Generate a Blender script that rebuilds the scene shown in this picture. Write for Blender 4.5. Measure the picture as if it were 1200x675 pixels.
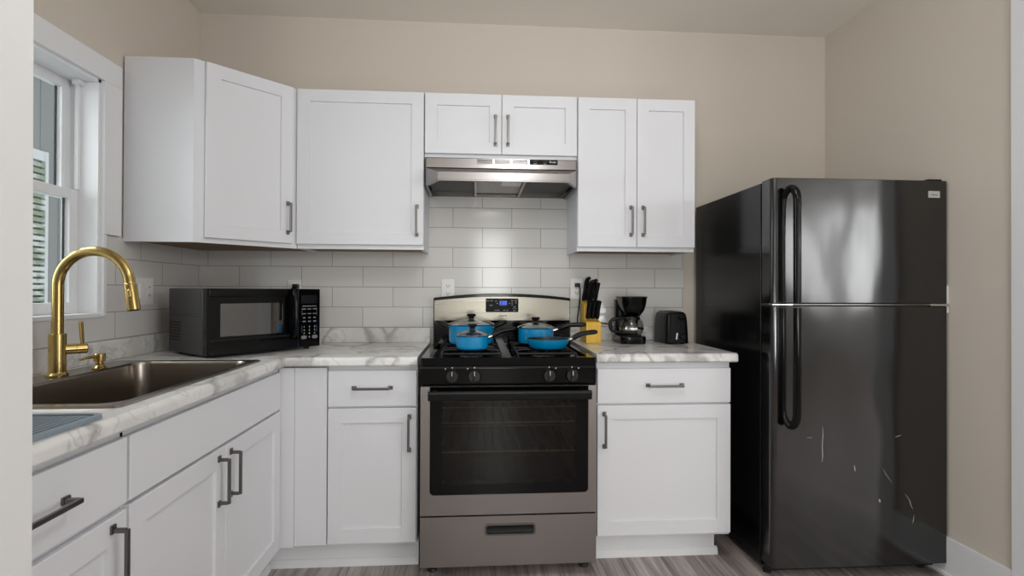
import bpy, bmesh, math, random
from mathutils import Matrix, Vector
random.seed(4)
for o in list(bpy.data.objects): bpy.data.objects.remove(o)
SC = bpy.context.scene
COL = SC.collection
PI = math.pi

# ------------------------------------------------------------------ camera, world, lights, exposure
cam_d = bpy.data.cameras.new('camera'); cam = bpy.data.objects.new('camera', cam_d); COL.objects.link(cam)
cam_d.sensor_width = 36.0; cam_d.lens = 616.4/1200*36.0; cam_d.clip_start = 0.02
cam_d.shift_y = -0.0004
yaw, pitch, roll = -0.0707, 0.0054, 0.0036
cam.matrix_world = (Matrix.Translation((1.4441, -2.8647, 1.1925)) @ Matrix.Rotation(yaw, 4, 'Z')
                    @ Matrix.Rotation(PI/2+pitch, 4, 'X') @ Matrix.Rotation(roll, 4, 'Z'))
SC.camera = cam
SC.view_settings.view_transform = 'Standard'; SC.view_settings.look = 'None'
SC.view_settings.gamma = 1.0; SC.view_settings.use_curve_mapping = False
SC.view_settings.exposure = 0.04
SC.cycles.use_denoising = True
SC.cycles.max_bounces = 10; SC.cycles.diffuse_bounces = 5; SC.cycles.transparent_max_bounces = 16
SC.cycles.sample_clamp_indirect = 6.0
wd = bpy.data.worlds.new('sky'); SC.world = wd; wd.use_nodes = True
wd.node_tree.nodes['Background'].inputs[0].default_value = (0.93, 0.97, 1.0, 1)
wd.node_tree.nodes['Background'].inputs[1].default_value = 1.0

def area(name, loc, size, power, color, direction):
    d = bpy.data.lights.new(name, 'AREA'); d.shape = 'RECTANGLE'; d.size, d.size_y = size
    d.energy = power; d.color = color
    o = bpy.data.objects.new(name, d); COL.objects.link(o)
    o.matrix_world = Matrix.Translation(loc) @ Vector(direction).to_track_quat('-Z', 'Z').to_matrix().to_4x4()
    return o
# daylight coming through the windows of the room behind the camera and the sink window; globes and uplight are added fill
area('daylight_rear_window', (1.75, -6.10, 1.45), (0.55, 1.4), 24, (0.97, 1.0, 0.97), (0, 1, 0))
area('daylight_rear_right_a', (6.05, -6.10, 1.72), (0.75, 1.2), 18, (0.97, 0.98, 1.0), (0, 1, 0))
area('daylight_rear_right_b', (7.5, -6.10, 1.72), (0.95, 1.2), 25, (0.97, 0.98, 1.0), (0, 1, 0))
def globe(name, loc, power, r=.14, color=(.95, .975, 1.0)):
    d = bpy.data.lights.new(name, 'POINT'); d.energy = power; d.shadow_soft_size = r; d.color = color
    o = bpy.data.objects.new(name, d); COL.objects.link(o); o.location = loc
globe('rear_fill_light', (1.62, -3.6, 2.25), 7)  # unseen fill added behind the camera to even out the wall cabinets
globe('kitchen_fill_light', (1.75, -1.9, 2.2), 15)  # added fill above the view, lifts the left wall and ceiling
globe('low_side_fill_light', (2.7, -2.5, 0.9), 11)  # low fill added out of view at right for the left base cabinets
globe('far_room_fill_light', (7.2, -5.1, 1.9), 70)  # added fill, brightens the far-room walls mirrored in the fridge
area('ceiling_bounce_fill', (1.3, -4.7, 0.9), (2.6, 1.6), 58, (.97, .985, 1.0), (0, .1, 1))  # added upward fill for ceiling bounce; no lamp stands here
#area('ceiling_fixture_light', (1.46, -3.75, 2.62), (0.3, 0.3), 2.5, (1.0, .98, .95), (0, 0, -1))
area('daylight_sink_window', (-1.35, -1.2, 2.9), (1.4, 1.2), 55, (0.97, 0.985, 1.0), (1.35, 0, -1.3))
area('daylight_sink_window_low', (-1.8, -1.75, 1.75), (1.1, 0.7), 26, (0.97, 0.985, 1.0), (1.0, .62, -.12))

# ------------------------------------------------------------------ materials
def lin(r, g, b):
    f = lambda c: (c/255/12.92) if c/255 <= .04045 else ((c/255+.055)/1.055)**2.4
    return (f(r), f(g), f(b), 1)
def mat(name, color=(200, 200, 200), rough=.5, metal=0.0, spec=.5, coat=0.0, emis=None, estr=0):
    m = bpy.data.materials.new(name); m.use_nodes = True
    p = m.node_tree.nodes['Principled BSDF']
    p.inputs['Base Color'].default_value = lin(*color); p.inputs['Roughness'].default_value = rough
    p.inputs['Metallic'].default_value = metal; p.inputs['Specular IOR Level'].default_value = spec
    p.inputs['Coat Weight'].default_value = coat
    if emis: p.inputs['Emission Color'].default_value = lin(*emis); p.inputs['Emission Strength'].default_value = estr
    return m
def nd(m, t, **k):
    n = m.node_tree.nodes.new(t)
    for a, b in k.items(): setattr(n, a, b)
    return n
def lk(m, a, b): m.node_tree.links.new(a, b)
def coords(m, scale=(1, 1, 1), loc=(0, 0, 0), rot=(0, 0, 0), src='Object'):
    tc = nd(m, 'ShaderNodeTexCoord'); mp = nd(m, 'ShaderNodeMapping')
    mp.inputs['Scale'].default_value = scale; mp.inputs['Location'].default_value = loc; mp.inputs['Rotation'].default_value = rot
    lk(m, tc.outputs[src], mp.inputs[0]); return mp.outputs[0]
def bump(m, sock, strength, dist=.001):
    b = nd(m, 'ShaderNodeBump'); b.inputs['Strength'].default_value = strength; b.inputs['Distance'].default_value = dist
    lk(m, sock, b.inputs['Height']); lk(m, b.outputs[0], m.node_tree.nodes['Principled BSDF'].inputs['Normal'])
def noise(m, vec, scale, detail=3, rough=.5, dist=0):
    n = nd(m, 'ShaderNodeTexNoise'); n.inputs['Scale'].default_value = scale; n.inputs['Detail'].default_value = detail
    n.inputs['Roughness'].default_value = rough; n.inputs['Distortion'].default_value = dist
    lk(m, vec, n.inputs['Vector']); return n.outputs['Fac']
def ramp(m, sock, stops):
    r = nd(m, 'ShaderNodeValToRGB'); e = r.color_ramp.elements
    while len(e) < len(stops): e.new(.5)
    for i, (p, c) in enumerate(stops): e[i].position = p; e[i].color = c
    lk(m, sock, r.inputs[0]); return r.outputs[0]
def mix(m, f, a, b, bt='MIX'):
    x = nd(m, 'ShaderNodeMix', data_type='RGBA', blend_type=bt)
    for s, v in ((x.inputs[0], f), (x.inputs[6], a), (x.inputs[7], b)):
        if hasattr(v, 'is_output'): lk(m, v, s)
        else: s.default_value = v
    return x.outputs[2]
def P(m): return m.node_tree.nodes['Principled BSDF']

def paint(name, c, rough=.6):
    m = mat(name, c, rough, spec=.3); v = coords(m)
    bump(m, noise(m, v, 160, 3), .12); return m
M_wall = paint('greige_wall_paint', (208, 199, 188), .75)
M_ceil = paint('ceiling_paint', (234, 228, 220), .8)
M_trim = paint('white_trim_paint', (229, 230, 232), .4)
M_part = paint('white_wall_paint', (214, 214, 212), .6)
M_cab = mat('white_cabinet_lacquer', (222, 223, 227), .38); bump(M_cab, noise(M_cab, coords(M_cab, (1, 1, .12)), 300, 2), .05)
M_raw = mat('raw_plywood', (150, 120, 92), .7)
M_handle = mat('brushed_graphite_metal', (118, 116, 114), .34, 1)
M_dark = mat('dark_void', (10, 10, 10), .9)

def marble(name):
    m = mat(name, (225, 223, 220), .22); v = coords(m)
    w = nd(m, 'ShaderNodeVectorMath', operation='MULTIPLY_ADD')
    nn = nd(m, 'ShaderNodeTexNoise'); nn.inputs['Scale'].default_value = 3.2; nn.inputs['Detail'].default_value = 5; lk(m, v, nn.inputs['Vector'])
    lk(m, nn.outputs['Color'], w.inputs[0]); w.inputs[1].default_value = (.55, .55, .55); lk(m, v, w.inputs[2])
    def vein(sc, wd_, seed):
        mp = nd(m, 'ShaderNodeMapping'); mp.inputs['Location'].default_value = (seed, seed*.7, 0); lk(m, w.outputs[0], mp.inputs[0])
        a = noise(m, mp.outputs[0], sc, 2, .4)
        s = nd(m, 'ShaderNodeMath', operation='SUBTRACT'); lk(m, a, s.inputs[0]); s.inputs[1].default_value = .5
        b = nd(m, 'ShaderNodeMath', operation='ABSOLUTE'); lk(m, s.outputs[0], b.inputs[0])
        return ramp(m, b.outputs[0], [(0, (1, 1, 1, 1)), (wd_, (0, 0, 0, 1))])
    cloud = ramp(m, noise(m, w.outputs[0], 2.6, 5, .6), [(.42, (0, 0, 0, 1)), (.72, (1, 1, 1, 1))])
    c = mix(m, cloud, lin(234, 233, 231), lin(203, 201, 198))
    v2 = nd(m, 'ShaderNodeMath', operation='MULTIPLY'); lk(m, vein(2.4, .035, 1.3), v2.inputs[0]); v2.inputs[1].default_value = .6
    c = mix(m, v2.outputs[0], c, lin(128, 125, 124))
    v3 = nd(m, 'ShaderNodeMath', operation='MULTIPLY'); lk(m, vein(6.5, .02, 7.1), v3.inputs[0]); v3.inputs[1].default_value = .3
    c = mix(m, v3.outputs[0], c, lin(140, 138, 136))
    lk(m, c, P(m).inputs['Base Color']); return m
M_marble = marble('marble_laminate')

def tile(name, horiz, off):
    m = mat(name, (224, 222, 220), .12)
    tc = nd(m, 'ShaderNodeTexCoord'); sp = nd(m, 'ShaderNodeSeparateXYZ'); lk(m, tc.outputs['Object'], sp.inputs[0])
    cb = nd(m, 'ShaderNodeCombineXYZ')
    a = nd(m, 'ShaderNodeMath', operation='ADD'); lk(m, sp.outputs[horiz], a.inputs[0]); a.inputs[1].default_value = off + .3185*20
    b = nd(m, 'ShaderNodeMath', operation='ADD'); lk(m, sp.outputs[2], b.inputs[0]); b.inputs[1].default_value = -.9935
    lk(m, a.outputs[0], cb.inputs[0]); lk(m, b.outputs[0], cb.inputs[1])
    br = nd(m, 'ShaderNodeTexBrick'); br.offset = .5; br.offset_frequency = 2; br.squash = 1
    for k, v in (('Scale', 1), ('Mortar Size', .0016), ('Mortar Smooth', .25), ('Bias', 0), ('Brick Width', .3185), ('Row Height', .1075)):
        br.inputs[k].default_value = v
    br.inputs['Color1'].default_value = lin(216, 214, 211); br.inputs['Color2'].default_value = lin(210, 208, 205); br.inputs['Mortar'].default_value = lin(150, 144, 140)
    lk(m, cb.outputs[0], br.inputs['Vector']); lk(m, br.outputs['Color'], P(m).inputs['Base Color'])
    h = nd(m, 'ShaderNodeMath', operation='MULTIPLY'); lk(m, br.outputs['Fac'], h.inputs[0]); h.inputs[1].default_value = -1
    n = noise(m, cb.outputs[0], 9, 1); s = nd(m, 'ShaderNodeMath', operation='MULTIPLY_ADD'); lk(m, n, s.inputs[0]); s.inputs[1].default_value = .25; lk(m, h.outputs[0], s.inputs[2])
    bump(m, s.outputs[0], .5, .0015); return m
M_tile_b = tile('subway_tile_back', 0, -.370)
M_tile_l = tile('subway_tile_left', 1, .490)

def planks():
    m = mat('grey_vinyl_plank', (120, 110, 104), .38)
    tc = nd(m, 'ShaderNodeTexCoord'); sp = nd(m, 'ShaderNodeSeparateXYZ'); lk(m, tc.outputs['Object'], sp.inputs[0])
    cb = nd(m, 'ShaderNodeCombineXYZ'); lk(m, sp.outputs[1], cb.inputs[0]); lk(m, sp.outputs[0], cb.inputs[1])
    br = nd(m, 'ShaderNodeTexBrick'); br.offset = .37; br.offset_frequency = 2
    for k, v in (('Scale', 1), ('Mortar Size', .0012), ('Mortar Smooth', .1), ('Bias', 0), ('Brick Width', 1.22), ('Row Height', .152)): br.inputs[k].default_value = v
    br.inputs['Color1'].default_value = (0, 0, 0, 1); br.inputs['Color2'].default_value = (1, 1, 1, 1); br.inputs['Mortar'].default_value = (.5, .5, .5, 1)
    lk(m, cb.outputs[0], br.inputs['Vector'])
    mp = nd(m, 'ShaderNodeMapping'); mp.inputs['Scale'].default_value = (1.3, 22, 1); lk(m, cb.outputs[0], mp.inputs[0])
    ad = nd(m, 'ShaderNodeVectorMath', operation='ADD'); lk(m, mp.outputs[0], ad.inputs[0])
    ml = nd(m, 'ShaderNodeVectorMath', operation='SCALE'); lk(m, br.outputs['Color'], ml.inputs[0]); ml.inputs['Scale'].default_value = 17; lk(m, ml.outputs[0], ad.inputs[1])
    g = noise(m, ad.outputs[0], 1.6, 7, .62, .6)
    c = ramp(m, g, [(.28, lin(98, 88, 85)), (.5, lin(158, 148, 144)), (.72, lin(198, 188, 184))])
    t = mix(m, .22, c, br.outputs['Color'], 'SOFT_LIGHT')
    c = mix(m, br.outputs['Fac'], t, lin(60, 52, 48))
    lk(m, c, P(m).inputs['Base Color']); bump(m, g, .2, .001); return m
M_floor = planks()

def steel(name, c, rough, sc=(2, 2, 400), met=1.0, bs=.06):
    m = mat(name, c, rough, met); v = coords(m, sc)
    n = noise(m, v, 1, 3, .6)
    r = nd(m, 'ShaderNodeMapRange'); r.inputs['To Min'].default_value = rough-.06; r.inputs['To Max'].default_value = rough+.08; lk(m, n, r.inputs[0])
    lk(m, r.outputs[0], P(m).inputs['Roughness']); bump(m, n, bs, .0005); return m
M_steel = steel('brushed_stainless', (136, 132, 130), .22, (2, 2, 200), 1.0, .02)
M_steel_v = steel('stainless_oven_front', (152, 147, 145), .33, (200, 2, 2), 1.0, .02)
M_steel_panel = steel('stainless_back_panel', (126, 122, 112), .24, (2, 2, 200), 1.0, .015)
M_sink = mat('stainless_sink', (150, 142, 133), .27, 1)
M_chrome = mat('chrome', (215, 213, 210), .12, 1)
M_brass = mat('brushed_brass', (192, 166, 106), .2, 1)
M_black = mat('black_gloss_enamel', (5, 5, 6), .09, spec=.25)
M_blackplastic = mat('black_plastic', (8, 8, 9), .34, spec=.3)
M_knob = mat('knob_black', (24, 24, 25), .25)
M_blackmatte = mat('black_matte_plastic', (13, 13, 14), .5, spec=.3)
M_castiron = mat('cast_iron_grate', (10, 10, 11), .45, spec=.35)
M_mwside = mat('microwave_painted_metal', (42, 41, 40), .42)
M_turq = mat('turquoise_enamel', (0, 134, 188), .3, coat=.3)
M_nonstick = mat('black_nonstick', (14, 14, 14), .45)
M_wood = mat('yellow_beech_block', (226, 178, 50), .45)
lk(M_wood, ramp(M_wood, noise(M_wood, coords(M_wood, (90, 90, 4)), 1, 3), [(.3, lin(208, 158, 38)), (.7, lin(236, 192, 66))]), P(M_wood).inputs['Base Color'])
M_white = mat('white_plastic', (232, 231, 229), .35)
M_print = mat('white_print', (225, 225, 225), .5)
M_printgrey = mat('grey_print', (120, 120, 122), .5)
M_mat = mat('blue_grey_silicone', (130, 143, 152), .6)
M_led = mat('blue_display', (10, 30, 120), .3, emis=(30, 90, 255), estr=1.6)
M_ledbg = mat('blue_display_background', (6, 14, 60), .3, emis=(4, 18, 120), estr=.35)
M_brown = mat('burner_cap', (96, 82, 74), .4, .6)
M_foot = mat('dark_rubber', (22, 21, 20), .6)
def fridge_mat(name, rough, wav, sp=.95):
    m = mat(name, (7, 7, 8), rough, spec=sp); v = coords(m, (1, 1, .6))
    bump(m, noise(m, v, 3.2, 1.5, .4), wav, .02); return m
M_fridge = fridge_mat('black_fridge_door', .14, .7)
M_fridge_side = fridge_mat('black_fridge_side', .2, .06, .35)
def glass(name, tint, refl_rough=.02, f0=.045):
    m = bpy.data.materials.new(name); m.use_nodes = True; nt = m.node_tree; nt.nodes.clear()
    o = nd(m, 'ShaderNodeOutputMaterial'); t = nd(m, 'ShaderNodeBsdfTransparent'); g = nd(m, 'ShaderNodeBsdfGlossy'); x = nd(m, 'ShaderNodeMixShader'); lw = nd(m, 'ShaderNodeLayerWeight'); pw = nd(m, 'ShaderNodeMath', operation='POWER'); f = nd(m, 'ShaderNodeMath', operation='MULTIPLY_ADD')
    t.inputs[0].default_value = tint; g.inputs['Roughness'].default_value = refl_rough; pw.inputs[1].default_value = 5; f.inputs[1].default_value = 1-f0; f.inputs[2].default_value = f0
    lk(m, lw.outputs['Facing'], pw.inputs[0]); lk(m, pw.outputs[0], f.inputs[0])
    lk(m, f.outputs[0], x.inputs[0]); lk(m, t.outputs[0], x.inputs[1]); lk(m, g.outputs[0], x.inputs[2]); lk(m, x.outputs[0], o.inputs[0]); return m
M_carafe = glass('carafe_glass', (.85, .85, .84, 1), .02, .06)
M_pane = glass('window_glass', (.9, .93, .93, 1))
M_lid = glass('lid_glass', (.85, .85, .84, 1), .10, .34)
M_ovenglass = glass('tinted_oven_glass', (.5, .47, .45, 1), .03, .03)
M_mwglass = glass('tinted_microwave_glass', (.22, .215, .21, 1), .03, .22)
M_cavity = mat('oven_cavity_enamel', (15, 14, 14), .5)
M_rack = mat('oven_rack_wire', (225, 215, 190), .45, .6)
def filt():
    m = mat('aluminium_mesh_filter', (150, 146, 142), .45, .8)
    v = nd(m, 'ShaderNodeTexVoronoi'); v.inputs['Scale'].default_value = 260; lk(m, coords(m), v.inputs['Vector'])
    lk(m, ramp(m, v.outputs['Distance'], [(.1, lin(90, 86, 82)), (.6, lin(190, 186, 182))]), P(m).inputs['Base Color']); bump(m, v.outputs['Distance'], .6, .002); return m
M_filter = filt()
M_foliage = mat('foliage', (120, 150, 95), .8)
M_slat = mat('blind_slat', (215, 218, 210), .6)
lk(M_slat, ramp(M_slat, noise(M_slat, coords(M_slat, (5, 5, 9)), 1, 2), [(.42, lin(225, 228, 222)), (.55, lin(150, 165, 140))]), P(M_slat).inputs['Base Color'])
M_siding = paint('porch_siding', (150, 149, 148), .7)

# ------------------------------------------------------------------ geometry helpers
def B(): return bmesh.new()
def box(bm, x0, x1, y0, y1, z0, z1, bev=0.0, seg=2, M=None):
    b2 = bmesh.new(); bmesh.ops.create_cube(b2, size=1)
    sx, sy, sz = abs(x1-x0), abs(y1-y0), abs(z1-z0)
    for v in b2.verts: v.co = Vector(((x0+x1)/2+v.co.x*sx, (y0+y1)/2+v.co.y*sy, (z0+z1)/2+v.co.z*sz))
    if bev: bmesh.ops.bevel(b2, geom=b2.edges[:], offset=min(bev, .49*min(sx, sy, sz)), segments=seg, affect='EDGES', profile=.5)
    return merge(bm, b2, M)
def merge(bm, b2, M=None):
    if M is not None: bmesh.ops.transform(b2, matrix=M, verts=b2.verts)
    bmesh.ops.recalc_face_normals(b2, faces=b2.faces)
    me = bpy.data.meshes.new('t'); b2.to_mesh(me); b2.free(); bm.from_mesh(me); bpy.data.meshes.remove(me); return bm
def prism(bm, pts, axis, a, b, bev=0.0, seg=2, M=None):
    """polygon pts extruded along axis 'x','y','z' from a to b; pts in the two remaining axes in order"""
    f = {'x': lambda p, t: (t, p[0], p[1]), 'y': lambda p, t: (p[0], t, p[1]), 'z': lambda p, t: (p[0], p[1], t)}[axis]
    b2 = bmesh.new()
    A = [b2.verts.new(f(p, a)) for p in pts]; Bv = [b2.verts.new(f(p, b)) for p in pts]
    b2.faces.new(A); b2.faces.new(Bv[::-1]); n = len(pts)
    for i in range(n): b2.faces.new((A[i], A[(i+1) % n], Bv[(i+1) % n], Bv[i]))
    bmesh.ops.recalc_face_normals(b2, faces=b2.faces)
    if bev: bmesh.ops.bevel(b2, geom=b2.edges[:], offset=bev, segments=seg, affect='EDGES', profile=.5)
    return merge(bm, b2, M)
def ring(bm, outer, inner, axis, a, b, M=None):
    """frame: polygon with a hole, both with the same number of points"""
    f = {'x': lambda p, t: (t, p[0], p[1]), 'y': lambda p, t: (p[0], t, p[1]), 'z': lambda p, t: (p[0], p[1], t)}[axis]
    b2 = bmesh.new(); n = len(outer)
    V = [[b2.verts.new(f(p, t)) for p in q] for t in (a, b) for q in (outer, inner)]
    for i in range(n):
        j = (i+1) % n
        b2.faces.new((V[0][i], V[0][j], V[1][j], V[1][i])); b2.faces.new((V[2][i], V[2][j], V[3][j], V[3][i]))
        b2.faces.new((V[0][i], V[0][j], V[2][j], V[2][i])); b2.faces.new((V[1][i], V[1][j], V[3][j], V[3][i]))
    return merge(bm, b2, M)
def rect(x0, x1, z0, z1): return [(x0, z0), (x1, z0), (x1, z1), (x0, z1)]
def rrect(x0, x1, z0, z1, r, n=6, rs=None):
    rs = rs or (r, r, r, r); out = []
    for (cx, cz, a0, q) in ((x0, z0, PI, 0), (x1, z0, 1.5*PI, 1), (x1, z1, 0, 2), (x0, z1, .5*PI, 3)):
        R = rs[q]; ccx = cx+(R if cx == x0 else -R); ccz = cz+(R if cz == z0 else -R)
        for i in range(n+1):
            a = a0+i*(PI/2)/n; out.append((ccx+R*math.cos(a), ccz+R*math.sin(a)))
    return out
def tube(bm, pts, r, seg=12, cap=True, M=None, flat=1.0, sm=0):
    pts = [Vector(p) for p in pts]; n = len(pts); rs = list(r) if isinstance(r, (list, tuple)) else [r]*n
    for _ in range(sm):      # corner cutting
        q, w = [pts[0]], [rs[0]]
        for i in range(n-1):
            for f in (.25, .75): q.append(pts[i].lerp(pts[i+1], f)); w.append(rs[i]*(1-f)+rs[i+1]*f)
        pts, rs = q+[pts[-1]], w+[rs[-1]]; n = len(pts)
    b2 = bmesh.new(); rings = []; up = None
    for i in range(n):
        t = (pts[min(i+1, n-1)]-pts[max(i-1, 0)]).normalized()
        if up is None:
            up = Vector((0, 0, 1)) if abs(t.z) < .9 else Vector((0, 1, 0))
        u = (up-t*up.dot(t)).normalized(); w = t.cross(u); up = u
        rings.append([b2.verts.new(pts[i]+(u*math.cos(2*PI*k/seg)+w*flat*math.sin(2*PI*k/seg))*rs[i]) for k in range(seg)])
    for i in range(n-1):
        for k in range(seg): b2.faces.new((rings[i][k], rings[i][(k+1) % seg], rings[i+1][(k+1) % seg], rings[i+1][k]))
    if cap: b2.faces.new(rings[0][::-1]); b2.faces.new(rings[-1])
    return merge(bm, b2, M)
def lathe(bm, prof, cx=0, cy=0, seg=40, M=None):
    """prof: list of (radius, z); r=0 ends are closed"""
    b2 = bmesh.new(); R = []
    for r, z in prof:
        if r <= 1e-6: R.append([b2.verts.new((cx, cy, z))])
        else: R.append([b2.verts.new((cx+r*math.cos(2*PI*k/seg), cy+r*math.sin(2*PI*k/seg), z)) for k in range(seg)])
    for i in range(len(R)-1):
        a, b = R[i], R[i+1]
        for k in range(seg):
            j = (k+1) % seg
            if len(a) == 1 and len(b) == 1: continue
            if len(a) == 1: b2.faces.new((a[0], b[k], b[j]))
            elif len(b) == 1: b2.faces.new((a[k], a[j], b[0]))
            else: b2.faces.new((a[k], a[j], b[j], b[k]))
    return merge(bm, b2, M)
def cyl(bm, p0, p1, r, seg=20, M=None): return tube(bm, [p0, p1], r, seg, True, M)
def arc(c, r, a0, a1, n, plane='xz', k=0.0):
    out = []
    for i in range(n+1):
        a = math.radians(a0+(a1-a0)*i/n); u, v = c[0]+r*math.cos(a), c[1]+r*math.sin(a)
        out.append({'xz': (u, k, v), 'yz': (k, u, v), 'xy': (u, v, k)}[plane])
    return out

ROOT = {}
def mesh_obj(name, bm, m, inv=None):
    me = bpy.data.meshes.new(name)
    if inv is not None: bmesh.ops.transform(bm, matrix=inv, verts=bm.verts)
    bm.to_mesh(me); bm.free(); me.materials.append(m)
    for p in me.polygons: p.use_smooth = True
    me.set_sharp_from_angle(angle=math.radians(32))
    o = bpy.data.objects.new(name, me); COL.objects.link(o)
    w = o.modifiers.new('weighted', 'WEIGHTED_NORMAL'); w.keep_sharp = True; w.weight = 100
    return o
def struct(name, bm, m, parent=None):
    o = mesh_obj(name, bm, m)
    if parent is None: o['kind'] = 'structure'
    else: o.parent = parent
    return o
def tag(o, label, cat, group=None):
    o['label'] = label; o['category'] = cat
    if group: o['group'] = group
    return o
def thing(name, label, cat, loc=(0, 0, 0), rz=0, group=None):
    o = bpy.data.objects.new(name, None); o.empty_display_size = .05; COL.objects.link(o)
    o.location = loc; o.rotation_euler = (0, 0, rz); tag(o, label, cat, group)
    ROOT[o.name] = Matrix.Translation(loc) @ Matrix.Rotation(rz, 4, 'Z'); return o
def root_of(o):
    while o.parent: o = o.parent
    return o
def part(name, bm, m, parent, label=None, local=False):
    """mesh given in world space (or in the thing's own frame if local) as a child of parent"""
    inv = None if local else ROOT[root_of(parent).name].inverted()
    o = mesh_obj(name, bm, m, inv); o.parent = parent
    if label: o['label'] = label
    return o
def single(name, bm, m, loc, label, cat, group=None):
    o = mesh_obj(name, bm, m, Matrix.Translation(loc).inverted()); o.location = loc; return tag(o, label, cat, group)
def text_bm(s, size, M, depth=.0004, shear=0.0):
    c = bpy.data.curves.new('txt', 'FONT'); c.body = s; c.size = size; c.align_x = 'CENTER'; c.align_y = 'CENTER'; c.extrude = depth; c.shear = shear; c.resolution_u = 3
    o = bpy.data.objects.new('txt', c); COL.objects.link(o); dg = bpy.context.evaluated_depsgraph_get(); dg.update()
    me = bpy.data.meshes.new_from_object(o.evaluated_get(dg)); bm = B(); bm.from_mesh(me)
    bpy.data.objects.remove(o); bpy.data.meshes.remove(me); bpy.data.curves.remove(c)
    bmesh.ops.transform(bm, matrix=M, verts=bm.verts); return bm
def T(x, y, z): return Matrix.Translation((x, y, z))
def RZ(a): return Matrix.Rotation(a, 4, 'Z')
UPR = Matrix.Rotation(PI/2, 4, 'X')      # text lying in xy -> standing, facing -y

# ------------------------------------------------------------------ room
H = 2.6445; W = 3.436; PY = -2.15
bm = B(); box(bm, -.13, 8.3, PY, .1, -.05, 0); box(bm, -2.2, 8.3, -6.3, PY, -.05, 0); struct('floor', bm, M_floor)
bm = B(); box(bm, -.13, 8.3, PY, .1, H, H+.05); box(bm, -2.2, 8.3, -6.3, PY, H, H+.05); struct('ceiling', bm, M_ceil)
bm = B(); box(bm, -.1, W+.1, 0, .1, 0, H); struct('wall_back', bm, M_wall)
WY0, WY1, WZ0, WZ1 = -1.66, -.735, 1.088, 1.997          # sink window opening
bm = B()
box(bm, -.13, 0, WY1, 0, 0, H); box(bm, -.13, 0, PY, WY0, 0, H); box(bm, -.13, 0, WY0, WY1, 0, WZ0); box(bm, -.13, 0, WY0, WY1, WZ1, H)
struct('wall_left', bm, M_wall)
bm = B(); box(bm, W, W+.1, -1.056, 0, 0, H); struct('wall_right', bm, M_wall)
bm = B(); box(bm, W-.016, W+.12, -1.176, -1.056, 0, H, .003); struct('trim_1', bm, M_trim)
bm = B(); prism(bm, [(-2.2, PY-.12), (.886, PY-.12), (.886, PY), (-2.2, PY)], 'z', 0, H)
for v in bm.verts:
    if v.co.x > .5 and v.co.z > 1: v.co.y -= .012; v.co.x -= .004
struct('wall_partition', bm, M_part)
bm = B(); box(bm, W+.1, 8.3, -1.15, -1.05, 0, H); struct('wall_front', bm, M_wall)
bm = B(); box(bm, 8.2, 8.3, -6.3, -1.05, 0, H); struct('wall_far_right', bm, M_part)
bm = B(); box(bm, -2.3, -2.2, -6.3, PY, 0, H); struct('wall_far_left', bm, M_part)
bm = B(); box(bm, -2.2, 8.3, -6.3, -6.2, 0, H); struct('wall_rear', bm, M_part)
bm = B(); box(bm, W-.014, W, -1.056, -.02, 0, .165, .004); box(bm, W-.026, W-.012, -1.056, -.02, 0, .02, .006); struct('baseboard_right', bm, M_trim)
# tiled splashback
bm = B(); box(bm, .006, 2.603, -.007, 0, .93, 1.76); struct('wall_tile_back', bm, M_tile_b)
bm = B(); box(bm, 0, .007, -.717, -.0, .93, 1.402); box(bm, 0, .007, PY, -.717, .93, WZ0-.003); struct('wall_tile_left', bm, M_tile_l)

# window over the sink
wroot = bpy.data.objects.new('window_1', None); COL.objects.link(wroot); wroot['kind'] = 'structure'
bm = B()
box(bm, 0, .02, WY0-.1, WY1+.1, WZ1, 2.085, .002); box(bm, 0, .02, WY1, WY1+.1, 1.404, WZ1, .002)
box(bm, 0, .02, WY1, WY1+.017, WZ0, 1.404, .002); box(bm, 0, .02, WY0-.1, WY0, 1.404, WZ1, .002)
box(bm, 0, .012, WY0, WY1+.017, WZ0-.004, WZ0+.012, .002)
struct('window_casing', bm, M_trim, wroot)
bm = B()
box(bm, -.128, .004, WY1-.012, WY1, WZ0, WZ1); box(bm, -.128, .004, WY0, WY0+.012, WZ0, WZ1); box(bm, -.128, .004, WY0, WY1, WZ1-.012, WZ1); box(bm, -.128, .004, WY0, WY1, WZ0, WZ0+.012)
box(bm, -.072, -.060, WY1-.026, WY1-.012, 1.57, WZ1-.012); box(bm, -.074, -.045, WY1-.04, WY1-.012, 1.965, 1.985, .002)
struct('window_jamb', bm, M_trim, wroot)
for nm, x, z0, z1 in (('lower_sash', -.095, 1.10, 1.567), ('upper_sash', -.125, 1.535, WZ1-.012)):
    bm = B(); y0, y1 = WY0+.012, WY1-.012
    br_ = .042 if nm == 'lower_sash' else .03; tr = .036
    box(bm, x, x+.028, y1-.042, y1, z0, z1, .002); box(bm, x, x+.028, y0, y0+.042, z0, z1, .002)
    box(bm, x, x+.028, y0+.042, y1-.042, z0, z0+br_, .002); box(bm, x, x+.028, y0+.042, y1-.042, z1-tr, z1, .002)
    s = struct(nm, bm, M_trim, wroot)
    bm = B(); box(bm, x+.012, x+.016, y0+.04, y1-.04, z0+br_-.002, z1-tr+.002); struct('pane', bm, M_pane, s)
    bm = B(); box(bm, x+.006, x+.01, y1-.05, y1-.042, z0+br_, z1-tr); struct('glazing_bead', bm, M_blackmatte, s)
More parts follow.
